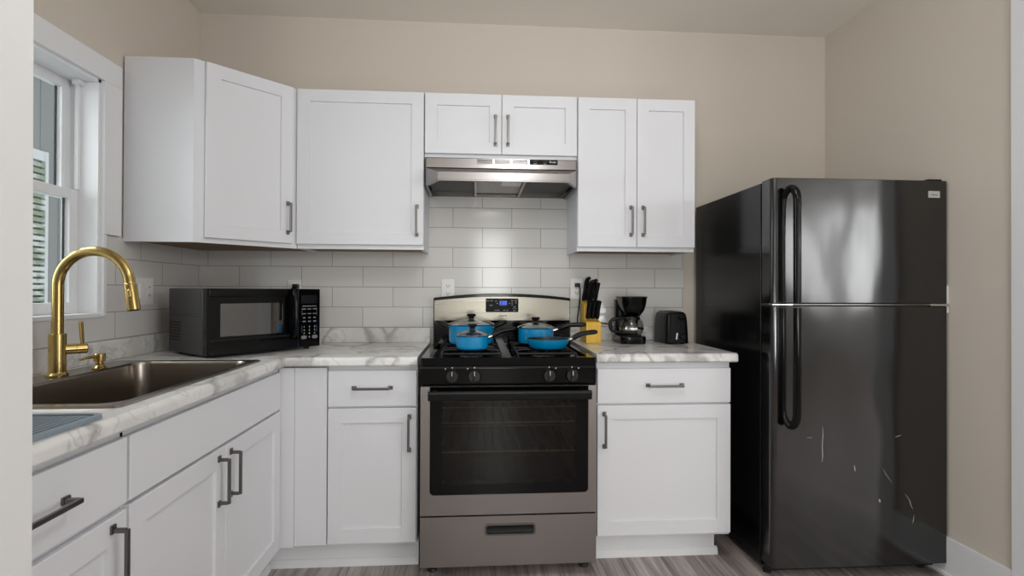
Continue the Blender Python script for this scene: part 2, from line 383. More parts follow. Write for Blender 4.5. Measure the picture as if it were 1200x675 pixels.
# outside the window: a neighbouring porch wall with a slatted window
bm = B(); box(bm, -3.1, -3.0, -1, 6, 0, 3.4)
for k in range(30): box(bm, -3.0, -2.992, -1+.24*k, -1+.24*k+.012, 0, 3.4)
struct('wall_porch', bm, M_siding)
bm = B(); box(bm, -3.0, -2.97, 1.9, 2.9, .75, .86); box(bm, -3.0, -2.97, 1.9, 2.9, 2.5, 2.6); box(bm, -3.0, -2.96, 2.86, 2.90, .75, 2.6)
struct('trim_2', bm, M_trim)
bm = B()
for k in range(26): box(bm, -2.99, -2.955, 1.9, 2.855, .88+.062*k, .88+.062*k+.04)
tag(mesh_obj('window_blind', bm, M_slat), 'white slatted window blind outside, seen through the sink window', 'blind')

# ------------------------------------------------------------------ cabinets
def bar_handle(bm, L, M, vertical=True):
    """squared bar pull of length L standing off the face; local x right, z up, -y out"""
    d = .030
    if vertical:
        box(bm, -.005, .005, -d-.007, -d+.002, -L/2, L/2, .002, M=M)
        for s in (-1, 1):
            box(bm, -.005, .005, -d, 0, s*L/2-.005-.003*s, s*L/2+.005-.003*s, .002, M=M)
            box(bm, -.008, .008, -.006, 0, s*L/2-.010, s*L/2+.010, .002, M=M)
    else:
        box(bm, -L/2, L/2, -d-.007, -d+.002, -.005, .005, .002, M=M)
        for s in (-1, 1):
            box(bm, s*L/2-.005-.003*s, s*L/2+.005-.003*s, -d, 0, -.005, .005, .002, M=M)
            box(bm, s*L/2-.010, s*L/2+.010, -.006, 0, -.008, .008, .002, M=M)
    return bm
def shaker(w, h, M, st=.057, t=.019):
    """door slab: local x 0..w, z 0..h, front face at y=-t, back at y=0"""
    b2 = B(); r = .009
    o = rect(0, w, 0, h); i = rect(st, w-st, st, h-st); i2 = rect(st+.002, w-st-.002, st+.002, h-st-.002)
    V = {}
    def ringv(pts, y): return [b2.verts.new((p[0], y, p[1])) for p in pts]
    e = .0015
    a0 = ringv(o, 0); a1 = ringv(o, -t+e); a2 = ringv(rect(e, w-e, e, h-e), -t); a3 = ringv(i, -t); a4 = ringv(i2, -t+r)
    for A, C in ((a0, a1), (a1, a2), (a2, a3), (a3, a4)):
        for k in range(4): b2.faces.new((A[k], A[(k+1) % 4], C[(k+1) % 4], C[k]))
    b2.faces.new(a4); b2.faces.new(a0[::-1])
    bm = B(); return merge(bm, b2, M)
def slab(w, h, M, t=.019):
    bm = B(); return box(bm, 0, w, -t, 0, 0, h, .0015, 1, M=M)
def door(root, w, h, M, hx, hz, L=.135, st=.057):
    d = part('door', shaker(w, h, M, st), M_cab, root)
    part('handle', bar_handle(B(), L, M @ T(hx, -.019, hz)), M_handle, d, 'grey metal bar handle'); return d
def drawer(root, w, h, M, L=.15, handle=True, name='drawer'):
    d = part(name, slab(w, h, M), M_cab, root)
    if handle: part('handle', bar_handle(B(), L, M @ T(w/2, -.019, h/2+.003), False), M_handle, d, 'grey metal bar handle')
    return d
UB, UT, UD = 1.409, 2.1487, -.2927      # wall cabinet door bottom, top, frame plane
def upper(label, x0, x1, z0, n, hs, hz):
    t = thing('wall_cabinet', label, 'cabinet', ((x0+x1)/2, 0, z0-.02))
    bm = B(); box(bm, x0+.0015, x1-.0015, UD, -.008, z0-.008, UT, .001, 1); part('body', bm, M_cab, t)
    bm = B(); box(bm, x0+.0015, x1-.0015, UD, UD+.018, z0-.021, z0-.008); box(bm, x0+.0015, x0+.018, UD+.018, -.008, z0-.021, z0-.008); box(bm, x1-.018, x1-.0015, UD+.018, -.008, z0-.021, z0-.008)
    part('bottom_rail', bm, M_cab, t)
    bm = B(); box(bm, x0+.018, x1-.018, UD+.018, -.01, z0-.013, z0-.0085); part('underside_panel', bm, M_raw, t, 'unfinished brown underside')
    wd_ = (x1-x0-.006-(.003 if n == 2 else 0))/n
    for k in range(n):
        xx = x0+.003+k*(wd_+.003)
        door(t, wd_, UT-.003-z0, T(xx, UD, z0), hs[k] if hs[k] > 0 else wd_+hs[k], hz)
    return t
upper('white single-door wall cabinet between corner cabinet and range hood', .5985, 1.1987, UB, 1, [-.030], .117)
upper('short white two-door wall cabinet directly above the range hood', 1.1987, 1.9456, 1.8539, 2, [-.029, .029], .115)
upper('tall white two-door wall cabinet nearest the black refrigerator', 1.9456, 2.542, UB, 2, [-.029, .029], .128)
# diagonal corner wall cabinet
t = thing('corner_wall_cabinet', 'white angled corner wall cabinet between the window and single-door cabinet', 'cabinet', (.25, -.25, UB-.02))
foot = [(.008, -.008), (.597, -.008), (.597, UD), (.282, -.606), (.008, -.606)]
bm = B(); prism(bm, foot, 'z', UB-.008, UT); part('body', bm, M_cab, t)
bm = B(); prism(bm, [(.597, UD), (.282, -.606), (.270, -.606), (.270, -.594), (.585, UD+.012), (.597, UD+.012)], 'z', UB-.021, UB-.008); box(bm, .008, .270, -.606, -.594, UB-.021, UB-.008); part('bottom_rail', bm, M_cab, t)
bm = B(); prism(bm, [(.010, -.010), (.58, -.010), (.58, UD+.02), (.268, -.59), (.010, -.59)], 'z', UB-.013, UB-.0085); part('underside_panel', bm, M_raw, t, 'unfinished brown underside')
dx, dy = .597-.282, UD+.606; L = math.hypot(dx, dy); ang = math.atan2(dy, dx)
Md = T(.282, -.606, UB) @ RZ(ang) @ T(.042, 0, 0)
door(t, .374, UT-.004-UB, Md, .374-.026, .118)

# base cabinets along the back wall
BD = -.604; BZ, GZ, DZ = .1325, .7007, .855; CT = .876
def toe(root, x0, x1, y, ends=0):
    bm = B(); box(bm, x0, x1, y, y+.015, 0, .125); prism(bm, [(y, 0), (y-.013, 0), (y-.013, .012), (y-.006, .03), (y, .034)], 'x', x0, x1+ends); part('toe_kick', bm, M_trim, root)
def base(label, x0, x1, hside, ct=CT):
    t = thing('base_cabinet', label, 'cabinet', ((x0+x1)/2, -.3, 0))
    bm = B(); box(bm, x0, x1, BD, -.01, .118, ct, .001, 1); part('body', bm, M_cab, t)
    w = x1-x0-.006
    drawer(t, w, DZ-GZ-.004, T(x0+.003, BD, GZ+.004), .15)
    door(t, w, GZ-.004-BZ, T(x0+.003, BD, BZ), .029 if hside < 0 else w-.029, GZ-BZ-.11, .14, .06)
    return t
cb1 = base('narrow white base cabinet with drawer between corner filler and stove', .833, 1.2039, 1); toe(cb1, .575, 1.2039, -.535)
cb2 = base('white base cabinet with drawer between stove and refrigerator', 1.9721, 2.5715, -1, .88); toe(cb2, 1.9721, 2.535, -.535, .012)
t = thing('corner_filler', 'plain white filler panel in the corner beside the sink cabinet', 'panel', (.74, BD, .12))
bm = B(); box(bm, .700, .831, BD-.016, BD, .128, .868, .001, 1); part('filler_board', bm, M_cab, t)
bm = B(); box(bm, .636, .699, BD-.018, BD, .122, .868, .001, 1); part('corner_strip', bm, M_cab, t)
# left run: faces +x. door frame: local x -> +y, -y -> +x
LF = .634
def ML(y, z): return T(LF, y, z) @ RZ(PI/2)
t = thing('sink_cabinet', 'wide white sink cabinet with false front and two doors', 'cabinet', (.3, -1.1, 0))
bm = B(); box(bm, .01, LF, -1.594, -.645, .118, .70); box(bm, LF-.02, LF, -1.594, -.645, .70, CT); box(bm, LF-.02, LF, -.645, -.624, .118, CT); box(bm, .01, LF, -1.594, -1.588, .70, CT); part('body', bm, M_cab, t)
part('false_front', slab(.941, DZ-GZ-.004, ML(-1.590, GZ+.004)), M_cab, t)
door(t, .467, GZ-.006-BZ, ML(-1.590, BZ), .467-.045, GZ-BZ-.105, .14, .06)
door(t, .470, GZ-.006-BZ, ML(-1.119, BZ), .030, GZ-BZ-.105, .14, .06)
bm = B(); box(bm, .559, .574, -1.594, -.55, 0, .118); prism(bm, [(.574, 0), (.587, 0), (.587, .012), (.58, .03), (.574, .034)], 'y', -1.594, -.56); part('toe_kick', bm, M_trim, t)
t = thing('drawer_cabinet', 'white base cabinet with drawer and door below the drying mat', 'cabinet', (.3, -1.85, 0))
bm = B(); box(bm, .01, LF, PY+.01, -1.597, .118, CT); part('body', bm, M_cab, t)
drawer(t, .535, DZ-GZ-.004, ML(-2.135, GZ+.004), .165)
door(t, .535, GZ-.010-BZ, ML(-2.135, BZ), .535-.050, GZ-BZ-.105, .14, .06)
bm = B(); box(bm, .559, .574, PY+.01, -1.597, 0, .118); part('toe_kick', bm, M_trim, t)

# ------------------------------------------------------------------ worktops
CF = .672; SX0, SX1, SY0, SY1 = .075, .618, -1.575, -.745
def nose(f, z1, z0=.876):  # profile (across, z) of a rolled front edge ending at f
    s = [(f-.04, z0), (f-.006, z0), (f, z0+.006), (f, z1-.016)]
    for i in range(1, 6):
        a = i*PI/2/5; s.append((f-.016+.016*math.cos(a), z1-.016+.016*math.sin(a)))
    return s
t = thing('countertop', 'L-shaped marble-look countertop holding the sink and microwave', 'countertop', (.33, -.9, CT))
bm = B(); top = .914; hx0, hx1, hy0, hy1 = SX0+.015, SX1-.015, SY0+.015, SY1-.015
ring(bm, [(.008, PY+.004), (CF-.04, PY+.004), (CF-.04, -.65), (.008, -.65)], [(hx0, hy0), (hx1, hy0), (hx1, hy1), (hx0, hy1)], 'z', CT, top)
box(bm, .008, CF-.04, -.65, -.008, CT, top); box(bm, CF-.04, 1.207, -.612, -.008, CT, top)
pr = [(x, z) for x, z in nose(CF, top)]+[(CF-.04, top)]
b2 = bmesh.new(); rows = []
# left front edge swept to the inner corner, then along the back run
for (sx, yy) in ((0, PY+.004), (0, -.652+.0)):
    rows.append([b2.verts.new((p[0], yy if yy < -1 else -.652+(p[0]-CF)*-1, p[1])) for p in pr])
rows.append([b2.verts.new((1.207, -.652+(CF-p[0]), p[1])) for p in pr])
for A, C in ((rows[0], rows[1]), (rows[1], rows[2])):
    for k in range(len(pr)): b2.faces.new((A[k], A[(k+1) % len(pr)], C[(k+1) % len(pr)], C[k]))
b2.faces.new(rows[0]); b2.faces.new(rows[2][::-1]); merge(bm, b2)
part('worktop', bm, M_marble, t)
bm = B(); box(bm, .008, .028, PY+.004, -.008, top, .9915, .003); box(bm, .0285, 1.207, -.028, -.008, top, .9915, .003); part('upstand', bm, M_marble, t)
t = thing('countertop', 'short marble-look countertop holding the coffee maker and toaster', 'countertop', (2.27, -.3, .88))
bm = B(); top2 = .922; x0, x1 = 1.9655, 2.588
prism(bm, [(-p, z) for p, z in nose(.652, top2, .884)]+[(-.008, top2), (-.008, .884)], 'x', x0, x1); part('worktop', bm, M_marble, t)
bm = B(); box(bm, x0, x1, -.028, -.008, top2, .998, .003); part('upstand', bm, M_marble, t)

# ------------------------------------------------------------------ sink, faucet, soap pump, mat
t = thing('kitchen_sink', 'stainless steel drop-in sink set in the counter below the window', 'sink', ((SX0+SX1)/2, (SY0+SY1)/2, top))
bm = B(); zt = top+.0005; bx0, bx1, by0, by1 = SX0+.10, SX1-.028, SY0+.035, SY1-.035
n = 8
o1 = rrect(SX0, SX1, SY0, SY1, .02, n); o2 = rrect(SX0+.004, SX1-.004, SY0+.004, SY1-.004, .018, n); i1 = rrect(bx0, bx1, by0, by1, .055, n); i2 = rrect(bx0+.006, bx1-.006, by0+.006, by1-.006, .052, n)
i3 = rrect(bx0+.016, bx1-.016, by0+.016, by1-.016, .05, n); i4 = rrect(bx0+.05, bx1-.05, by0+.05, by1-.05, .04, n)
b2 = bmesh.new(); V = [[b2.verts.new((p[0], p[1], z)) for p in q] for q, z in ((o1, zt), (o2, zt+.005), (i1, zt+.004), (i2, zt-.006), (i3, top-.165), (i4, top-.195))]
for A, C in zip(V, V[1:]):
    for k in range(len(A)): b2.faces.new((A[k], A[(k+1) % len(A)], C[(k+1) % len(A)], C[k]))
b2.faces.new(V[-1]); bmesh.ops.recalc_face_normals(b2, faces=b2.faces)
me = bpy.data.meshes.new('t'); b2.to_mesh(me); b2.free(); bm.from_mesh(me)
for f in bm.faces:
    pass
part('basin', bm, M_sink, t)
bm = B(); lathe(bm, [(.0, top-.193), (.035, top-.193), (.043, top-.191), (.045, top-.1945)], (bx0+bx1)/2-.06, (by0+by1)/2); part('drain', bm, M_chrome, t)
fx, fy, fz = .147, -1.128, top+.0055
t = thing('faucet', 'brushed brass gooseneck faucet with pull-down spray on sink deck', 'faucet', (fx, fy, fz))
bm = B(); lathe(bm, [(0, fz), (.029, fz), (.029, fz+.006), (.0235, fz+.012), (.0225, fz+.014), (.0225, fz+.130), (.0215, fz+.133), (.016, fz+.134), (0, fz+.134)], fx, fy); part('base', bm, M_brass, t)
R = .107; zc = 1.204
sp = [(fx, fy, fz+.13), (fx, fy, 1.12), (fx, fy, 1.17)]+[(fx+R+R*math.cos(math.radians(a)), fy, zc+R*math.sin(math.radians(a))) for a in range(180, 0, -7)]
bm = B(); tube(bm, sp, .0155, 20); part('spout', bm, M_brass, t)
e = Vector(sp[-1]); dirn = (e-Vector(sp[-2])).normalized()
bm = B(); tube(bm, [e, e+dirn*.004, e+dirn*.006, e+dirn*.085, e+dirn*.088], [.0155, .0160, .0178, .0186, .017], 24); spray = part('spray_head', bm, M_brass, t)
bm = B(); nrm = Vector((.3, -.95, .08)); nrm = (nrm-dirn*nrm.dot(dirn)).normalized(); c0 = e+dirn*.036+nrm*.0172; Mx = Matrix.Translation(c0) @ dirn.to_track_quat('Z', 'Y').to_matrix().to_4x4()
tube(bm, [c0-dirn*.014, c0-dirn*.010, c0+dirn*.010, c0+dirn*.014], [.003, .0062, .0062, .003], 14); part('button', bm, M_brass, spray)
bm = B(); tube(bm, [e+dirn*.0885, e+dirn*.090], .0145, 20); part('nozzle', bm, M_blackmatte, spray)
hz = fz+.083
bm = B(); dv = Vector((.72, .69, 0)); hb = Vector((fx, fy, hz)); tube(bm, [hb+dv*.018, hb+dv*.046], .0165, 22); tube(bm, [hb+dv*.047, hb+dv*.072, hb+dv*.074], [.0165, .0165, .014], 22); h = part('valve', bm, M_brass, t)
bm = B(); p0 = hb+dv*.062; tube(bm, [p0+Vector((0, 0, .010)), p0+Vector((-.002, .0, .030)), p0+Vector((-.006, 0, .082)), p0+Vector((-.006, 0, .086))], [.0055, .0078, .0082, .005], 14, flat=.6); part('lever', bm, M_brass, h)
sx, sy = .162, -.965
t = thing('soap_dispenser', 'short brass soap pump beside the faucet', 'soap dispenser', (sx, sy, fz))
bm = B(); lathe(bm, [(0, fz), (.022, fz), (.022, fz+.004), (.0155, fz+.008), (.0125, fz+.012), (.0125, fz+.026), (0, fz+.026)], sx, sy); part('base', bm, M_brass, t)
bm = B(); lathe(bm, [(0, fz+.026), (.016, fz+.026), (.0175, fz+.028), (.0175, fz+.050), (.016, fz+.052), (0, fz+.052)], sx, sy); p_ = part('pump_head', bm, M_brass, t)
bm = B(); tube(bm, [(sx-.001, sy-.012, fz+.043), (sx-.003, sy-.05, fz+.044), (sx-.004, sy-.085, fz+.041)], [.0055, .005, .0042], 12); part('spout', bm, M_brass, p_)
mz = top+.0006
t = thing('drying_mat', 'blue-grey ribbed drying mat on counter left of sink', 'mat', (.4, -1.86, mz))
bm = B(); prism(bm, rrect(.22, .648, -2.06, -1.655, .03), 'z', mz, mz+.004); part('base', bm, M_mat, t)
bm = B(); ring(bm, rrect(.22, .648, -2.06, -1.655, .03), rrect(.232, .636, -2.048, -1.667, .022), 'z', mz+.004, mz+.008); part('rim', bm, M_mat, t)
bm = B()
for k in range(28): box(bm, .24+.0142*k, .2465+.0142*k, -2.04, -1.675, mz+.004, mz+.0062, .001, 1)
part('ribs', bm, M_mat, t)

# ------------------------------------------------------------------ outlets and switch
def outlet(label, x, z, M0=None, w=.07, h=.115, g='white wall outlet plates'):
    M = M0 if M0 is not None else T(x, -.0072, z)
    loc = M.to_translation(); t = thing('outlet', label, 'outlet', loc, 0)
    part('cover_plate', box(B(), -w/2, w/2, -.006, 0, -h/2, h/2, .002, M=M), M_white, t)
    for s in (-1, 1):
        bm = B(); prism(bm, rrect(-.016, .016, s*.021-.014, s*.021+.014, .009), 'y', -.0075, -.005, M=M); f = part('receptacle', bm, M_white, t)
        bm = B(); box(bm, -.008, -.0055, -.0079, -.0074, s*.021-.004, s*.021+.006, M=M); box(bm, .0055, .008, -.0079, -.0074, s*.021-.004, s*.021+.005, M=M)
        cyl(bm, M @ Vector((0, -.0079, s*.021-.008)), M @ Vector((0, -.0074, s*.021-.008)), .0028, 10); part('slots', bm, M_blackmatte, f)
    return t
outlet('white outlet plate partly hidden behind the microwave', .494, 1.187)
outlet('white outlet plate on tile above left end of stove back', 1.300, 1.195)
outlet('white outlet plate with black plug beside the knife block', 2.003, 1.203)
outlet('white outlet plate on right wall beside the refrigerator', 0, 0, T(W, -.749, 1.162) @ RZ(-PI/2))
M = T(.0072, -.466, 1.183) @ RZ(PI/2)
t = thing('light_switch', 'white double switch plate on tile between faucet and microwave', 'light switch', M.to_translation())
part('cover_plate', box(B(), -.057, .057, -.006, 0, -.059, .059, .002, M=M), M_white, t)
part('rocker', box(B(), -.041, -.012, -.010, -.005, -.033, .033, .002, M=M), M_white, t)
bm = B(); box(bm, .012, .040, -.0075, -.005, -.033, .033, .002, M=M); f = part('receptacle', bm, M_white, t)
for s in (-1, 1):
    bm = B(); box(bm, .019, .0215, -.008, -.0074, s*.018-.004, s*.018+.005, M=M); box(bm, .0305, .033, -.008, -.0074, s*.018-.004, s*.018+.005, M=M); part('slots', bm, M_blackmatte, f)

# ------------------------------------------------------------------ range hood
t = thing('range_hood', 'stainless steel range hood under the short wall cabinet', 'range hood', (1.574, 0, 1.69))
hx0, hx1 = 1.2055, 1.9405; hb_, ht, hf = 1.697, 1.832, -.318
bm = B(); box(bm, hx0, hx1, hf, hf+.004, 1.783, ht, .001, 1); box(bm, hx0, hx0+.003, hf, -.009, hb_, ht); box(bm, hx1-.003, hx1, hf, -.009, hb_, ht); box(bm, hx0, hx1, hf, -.009, ht-.003, ht); box(bm, hx0+.003, hx1-.003, -.013, -.009, hb_, ht)
part('body', bm, M_steel, t)
# flared visor with mitred ends
fl, fr, ff = 1.274, 1.876, -.462
b2 = bmesh.new(); v = lambda *p: b2.verts.new(p)
A = [v(hx0, hf, 1.781), v(hx1, hf, 1.781), v(fr, ff, 1.731), v(fl, ff, 1.731), v(fr, ff, 1.698), v(fl, ff, 1.698), v(hx0, hf, 1.698), v(hx1, hf, 1.698)]
b2.faces.new((A[0], A[1], A[2], A[3])); b2.faces.new((A[3], A[2], A[4], A[5])); b2.faces.new((A[0], A[3], A[5], A[6])); b2.faces.new((A[1], A[7], A[4], A[2]))
bmesh.ops.recalc_face_normals(b2, faces=b2.faces)
bmesh.ops.solidify(b2, geom=b2.faces[:], thickness=.002); bm = B(); merge(bm, b2); part('visor', bm, M_steel, t)
bm = B()
for p, q in (((hx0, -.012), (hx0, hf)), ((hx0, hf), (fl, ff)), ((hx1, hf), (fr, ff)), ((hx1, -.012), (hx1, hf))):
    s = 1 if p[0] < 1.5 else -1
    prism(bm, [p, q, (q[0]+s*.012, q[1]+.004), (p[0]+s*.012, p[1]+.004)], 'z', 1.692, 1.697)
prism(bm, [(fl, ff), (fr, ff), (fr-.01, ff+.012), (fl+.01, ff+.012)], 'z', 1.692, 1.697); part('bottom_flange', bm, M_steel, t)
bm = B(); prism(bm, [(hx0+.012, -.014), (hx1-.012, -.014), (hx1-.012, hf), (fr-.012, ff+.014), (fl+.012, ff+.014), (hx0+.012, hf)], 'z', 1.722, 1.725); part('underside', bm, mat('dark_grey_hood_underside', (62, 62, 58), .5, .3), t)
bm = B(); box(bm, 1.452, 1.672, ff+.03, -.03, 1.716, 1.7215); fl_ = part('grease_filter', bm, M_filter, t)
bm = B(); box(bm, 1.440, 1.452, ff+.02, -.02, 1.698, 1.7215, .002); part('filter_rail', bm, M_steel, t)
bm = B(); box(bm, 1.672, 1.684, ff+.02, -.02, 1.698, 1.7215, .002); part('filter_rail', bm, M_steel, t)
bm = B(); box(bm, 1.572, 1.668, -.36, -.25, 1.712, 1.7165, .001); part('light_lens', bm, M_white, fl_)
for k in range(3):
    xa = 1.449+.085*k; bm = B(); ring(bm, rect(xa, xa+.083, 1.803, 1.828), rect(xa+.004, xa+.079, 1.806, 1.826), 'y', hf-.003, hf); vn = part('vent', bm, M_steel, t)
    bm = B()
    for j in range(4): box(bm, xa+.004, xa+.079, hf-.0015, hf-.0002, 1.8065+.005*j, 1.8093+.005*j)
    part('louvre', bm, mat('grey_louvre', (84, 82, 80), .5, .3) if k == 0 else bpy.data.materials['grey_louvre'], vn)
bm = B(); box(bm, 1.709, 1.846, hf-.003, hf, 1.806, 1.829, .001, 1); cp = part('control_plate', bm, mat('switch_plate_black', (10, 10, 11), .5, spec=.15), t)
for xx in (1.736, 1.784):
    bm = B(); box(bm, xx-.011, xx+.011, hf-.008, hf-.003, 1.814, 1.825, .002); part('rocker_switch', bm, M_blackplastic, cp)
for word, sz, xx, zz_ in (('Broan', .014, 1.822, 1.819), ('LIGHT', .0065, 1.736, 1.8095), ('FAN', .0065, 1.784, 1.8095)):
    part('lettering', text_bm(word, sz, T(xx, hf-.0034, zz_) @ UPR), M_print, cp)

# ------------------------------------------------------------------ gas stove
S0, S1, SF = 1.2235, 1.9555, -.677; SM = (S0+S1)/2
t = thing('gas_stove', 'black and stainless gas stove between the base cabinets', 'stove', (SM, -.35, 0))
bm = B(); box(bm, S0+.004, S1-.004, -.615, -.03, .04, .268); box(bm, S0+.004, S0+.04, -.625, -.03, .268, .80); box(bm, S1-.04, S1-.004, -.625, -.03, .268, .80)
box(bm, S0+.004, S1-.004, -.12, -.03, .268, .80); box(bm, S0+.004, S1-.004, -.62, -.03, .80, .888); part('body', bm, M_blackplastic, t)
bm = B(); ring(bm, rect(S0+.04, S1-.04, .27, .80), rect(S0+.06, S1-.06, .33, .77), 'y', -.62, -.122); box(bm, S0+.06, S1-.06, -.14, -.122, .33, .77); part('oven_cavity', bm, M_cavity, t)
for z in (.50, .625, .69):
    bm = B(); cyl(bm, (S0+.065, -.60, z), (S1-.065, -.60, z), .0032, 8); cyl(bm, (S0+.065, -.17, z), (S1-.065, -.17, z), .0032, 8)
    for k in range(16): cyl(bm, (S0+.08+.038*k, -.60, z), (S0+.08+.038*k, -.17, z), .0018, 6)
    part('oven_rack', bm, M_rack, t)
# cooktop with raised rim
bm = B()
ring(bm, rrect(S0, S1, -.680, -.095, .012), rrect(S0+.03, S1-.03, -.645, -.125, .02), 'z', .880, .9125)
prism(bm, rrect(S0+.02, S1-.02, -.655, -.11, .02), 'z', .886, .900); part('cooktop', bm, M_black, t)
BX = (1.430, 1.752); BY = (-.53, -.285)
for x in BX:
    for y in BY:
        bm = B(); lathe(bm, [(0, .9), (.050, .9), (.048, .906), (.036, .910), (.036, .918), (0, .918)], x, y, 28); b_ = part('burner', bm, M_brown, t)
        bm = B(); lathe(bm, [(0, .918), (.033, .918), (.034, .921), (.030, .925), (0, .9255)], x, y, 28); part('burner_cap', bm, M_castiron, b_)
for x in BX:
    bm = B(); a, b = x-.125, x+.125; y0, y1 = -.635, -.175; r = .0055; zt_ = .929
    for p, q in (((a, y0), (b, y0)), ((b, y0), (b, y1)), ((b, y1), (a, y1)), ((a, y1), (a, y0)), ((a, (y0+y1)/2), (b, (y0+y1)/2))):
        tube(bm, [(p[0], p[1], zt_-.006), (q[0], q[1], zt_-.006)], r, 8)
    for y in BY:
        for dx_, dy_ in ((1, 0), (-1, 0), (0, 1), (0, -1)):
            ex, ey = (x+dx_*.125, y) if dx_ else (x, y0 if (dy_ < 0 and y < -.4) else y1 if (dy_ > 0 and y > -.4) else (y0+y1)/2)
            tube(bm, [(ex, ey, zt_-.006), (x+dx_*.10, y+dy_*.09 if dy_ else y, zt_), (x+dx_*.03, y+dy_*.03, zt_)], r, 8)
    for ex in (a, b):
        for ey in (y0, y1): tube(bm, [(ex, ey, .9), (ex, ey, zt_-.004)], .006, 8)
    part('grate', bm, M_castiron, t)
# back guard with arched top
bm = B()
def archp(x0, x1, z0, ze, zc_, n=14): return [(x0, z0), (x1, z0)]+[(x1-(x1-x0)*i/n, ze+(zc_-ze)*(1-(2*i/n-1)**2)) for i in range(n+1)]
GX0, GX1 = 1.2295, 1.9515
prism(bm, archp(GX0, GX1, .895, 1.153, 1.176), 'y', -.097, -.028, .004); bg = part('back_guard', bm, M_black, t)
bm = B(); prism(bm, archp(GX0+.004, GX1-.004, 1.034, 1.139, 1.160), 'y', -.1005, -.0985, .0008, 1); sp_ = part('back_panel', bm, M_steel_panel, bg, 'brushed stainless back panel')
bm = B(); prism(bm, rrect(1.502, 1.674, 1.078, 1.150, .006), 'y', -.1022, -.1006); part('display', bm, mat('display_black', (8, 8, 9), .3, spec=.1), bg)
bm = B(); box(bm, 1.573, 1.613, -.1026, -.1023, 1.112, 1.140); part('clock_screen', bm, M_ledbg, bg)
part('clock_digits', text_bm('1:02', .024, T(1.593, -.1029, 1.126) @ UPR, shear=.15), M_led, bg)
bm = B()
for x, z, w in ((1.512, 1.138, .014), (1.532, 1.138, .014), (1.556, 1.136, .010), (1.562, 1.124, .008), (1.530, 1.114, .016), (1.627, 1.124, .008), (1.641, 1.138, .012), (1.660, 1.138, .014), (1.641, 1.127, .007), (1.660, 1.127, .008), (1.641, 1.116, .007), (1.653, 1.106, .011), (1.648, 1.097, .006), (1.660, 1.097, .006), (1.653, 1.086, .012), (1.566, 1.088, .018), (1.551, 1.088, .006), (1.600, 1.088, .014), (1.616, 1.088, .010)):
    part('key_mark', box(B(), x-w/2, x+w/2, -.1025, -.1023, z-.0022, z+.0022), M_printgrey, bg)
part('brand_lettering', text_bm('Amana', .016, T(1.590, -.1012, 1.060) @ UPR, shear=.3), M_dark, bg)
# control panel and knobs
bm = B(); prism(bm, [(-.680, .879), (-.684, .87), (-.678, .802), (-.63, .802), (-.63, .879)], 'x', S0, S1, .0015, 1); cp = part('control_panel', bm, M_black, t)
for x in (1.353, 1.4443, 1.7557, 1.8513):
    bm = B(); z = .8385; tube(bm, [(x, -.681, z), (x, -.684, z), (x, -.698, z), (x, -.701, z)], [.028, .0275, .0255, .023], 28); kb = part('knob', bm, M_knob, t)
    bm = B(); box(bm, x-.006, x+.006, -.713, -.699, z-.024, z+.024, .004); part('grip', bm, M_knob, kb)
    bm = B(); box(bm, x-.001, x+.001, -.7136, -.7128, z+.004, z+.022); part('pointer', bm, M_print, kb)
for x, s in ((1.353, -1), (1.4443, -1), (1.7557, 1), (1.8513, 1)):
    for dx_, dz_ in ((0, .034), (s*.028, .030)):
        bm = B(); cyl(bm, (x+dx_, -.6845, .8385+dz_), (x+dx_, -.680, .8385+dz_), .0024, 8); part('burner_mark', bm, M_print, cp)
# oven door
DY0, DY1 = -.690, -.640; dz0, dz1 = .268, .797; gx0, gx1, gz0 = 1.2625, 1.9205, .351
wx0, wx1, wz0, wz1 = 1.312, 1.869, .393, .738
bm = B(); n = 6
ring(bm, rrect(S0+.001, S1-.001, dz0, dz1, .004, n), rrect(gx0, gx1, gz0, dz1-.0005, 0, n, (.018, .018, .0005, .0005)), 'y', DY0, DY1); od = part('oven_door', bm, M_steel_v, t)
bm = B(); ring(bm, rrect(gx0+.0005, gx1-.0005, gz0+.0005, dz1-.001, 0, n, (.0175, .0175, .0005, .0005)), rrect(wx0, wx1, wz0, wz1, .012, n), 'y', DY0+.002, DY1); part('door_glass', bm, M_black, od, 'glossy black glass border')
bm = B(); prism(bm, rrect(wx0-.001, wx1+.001, wz0-.001, wz1+.001, .012, n), 'y', DY0+.003, DY0+.007); part('oven_window', bm, M_ovenglass, od)
bm = B(); prism(bm, [(-.742, .785), (-.745, .775), (-.742, .750), (-.735, .746), (-.728, .750), (-.726, .780), (-.732, .786)], 'x', gx0-.004, gx1+.004, .002, 1)
for x in (gx0+.02, gx1-.02): box(bm, x-.012, x+.012, -.73, DY0+.003, .752, .780, .003)
part('handle', bm, M_blackplastic, od, 'black bar handle')
# storage drawer
bm = B(); ring(bm, rrect(S0+.001, S1-.001, .057, .2615, .004, 6), rrect(1.492, 1.697, .185, .2265, .012, 6), 'y', DY0, -.62); dr = part('storage_drawer', bm, M_steel_v, t)
bm = B(); ring(bm, rrect(1.488, 1.701, .181, .2305, .014, 6), rrect(1.4955, 1.6935, .1885, .223, .010, 6), 'y', DY0-.003, DY0+.012); part('handle_bezel', bm, M_handle, dr)
bm = B(); prism(bm, [(-.655, .184), (-.682, .184), (-.688, .19), (-.660, .228), (-.655, .228)], 'x', 1.4925, 1.6965); part('handle_recess', bm, M_blackmatte, dr)
for x in (S0+.045, S1-.035):
    for y in (-.60, -.08):
        bm = B(); lathe(bm, [(0, 0), (.020, 0), (.022, .004), (.018, .014), (.009, .018), (.009, .042), (0, .042)], x, y, 16); part('foot', bm, M_foot, t)

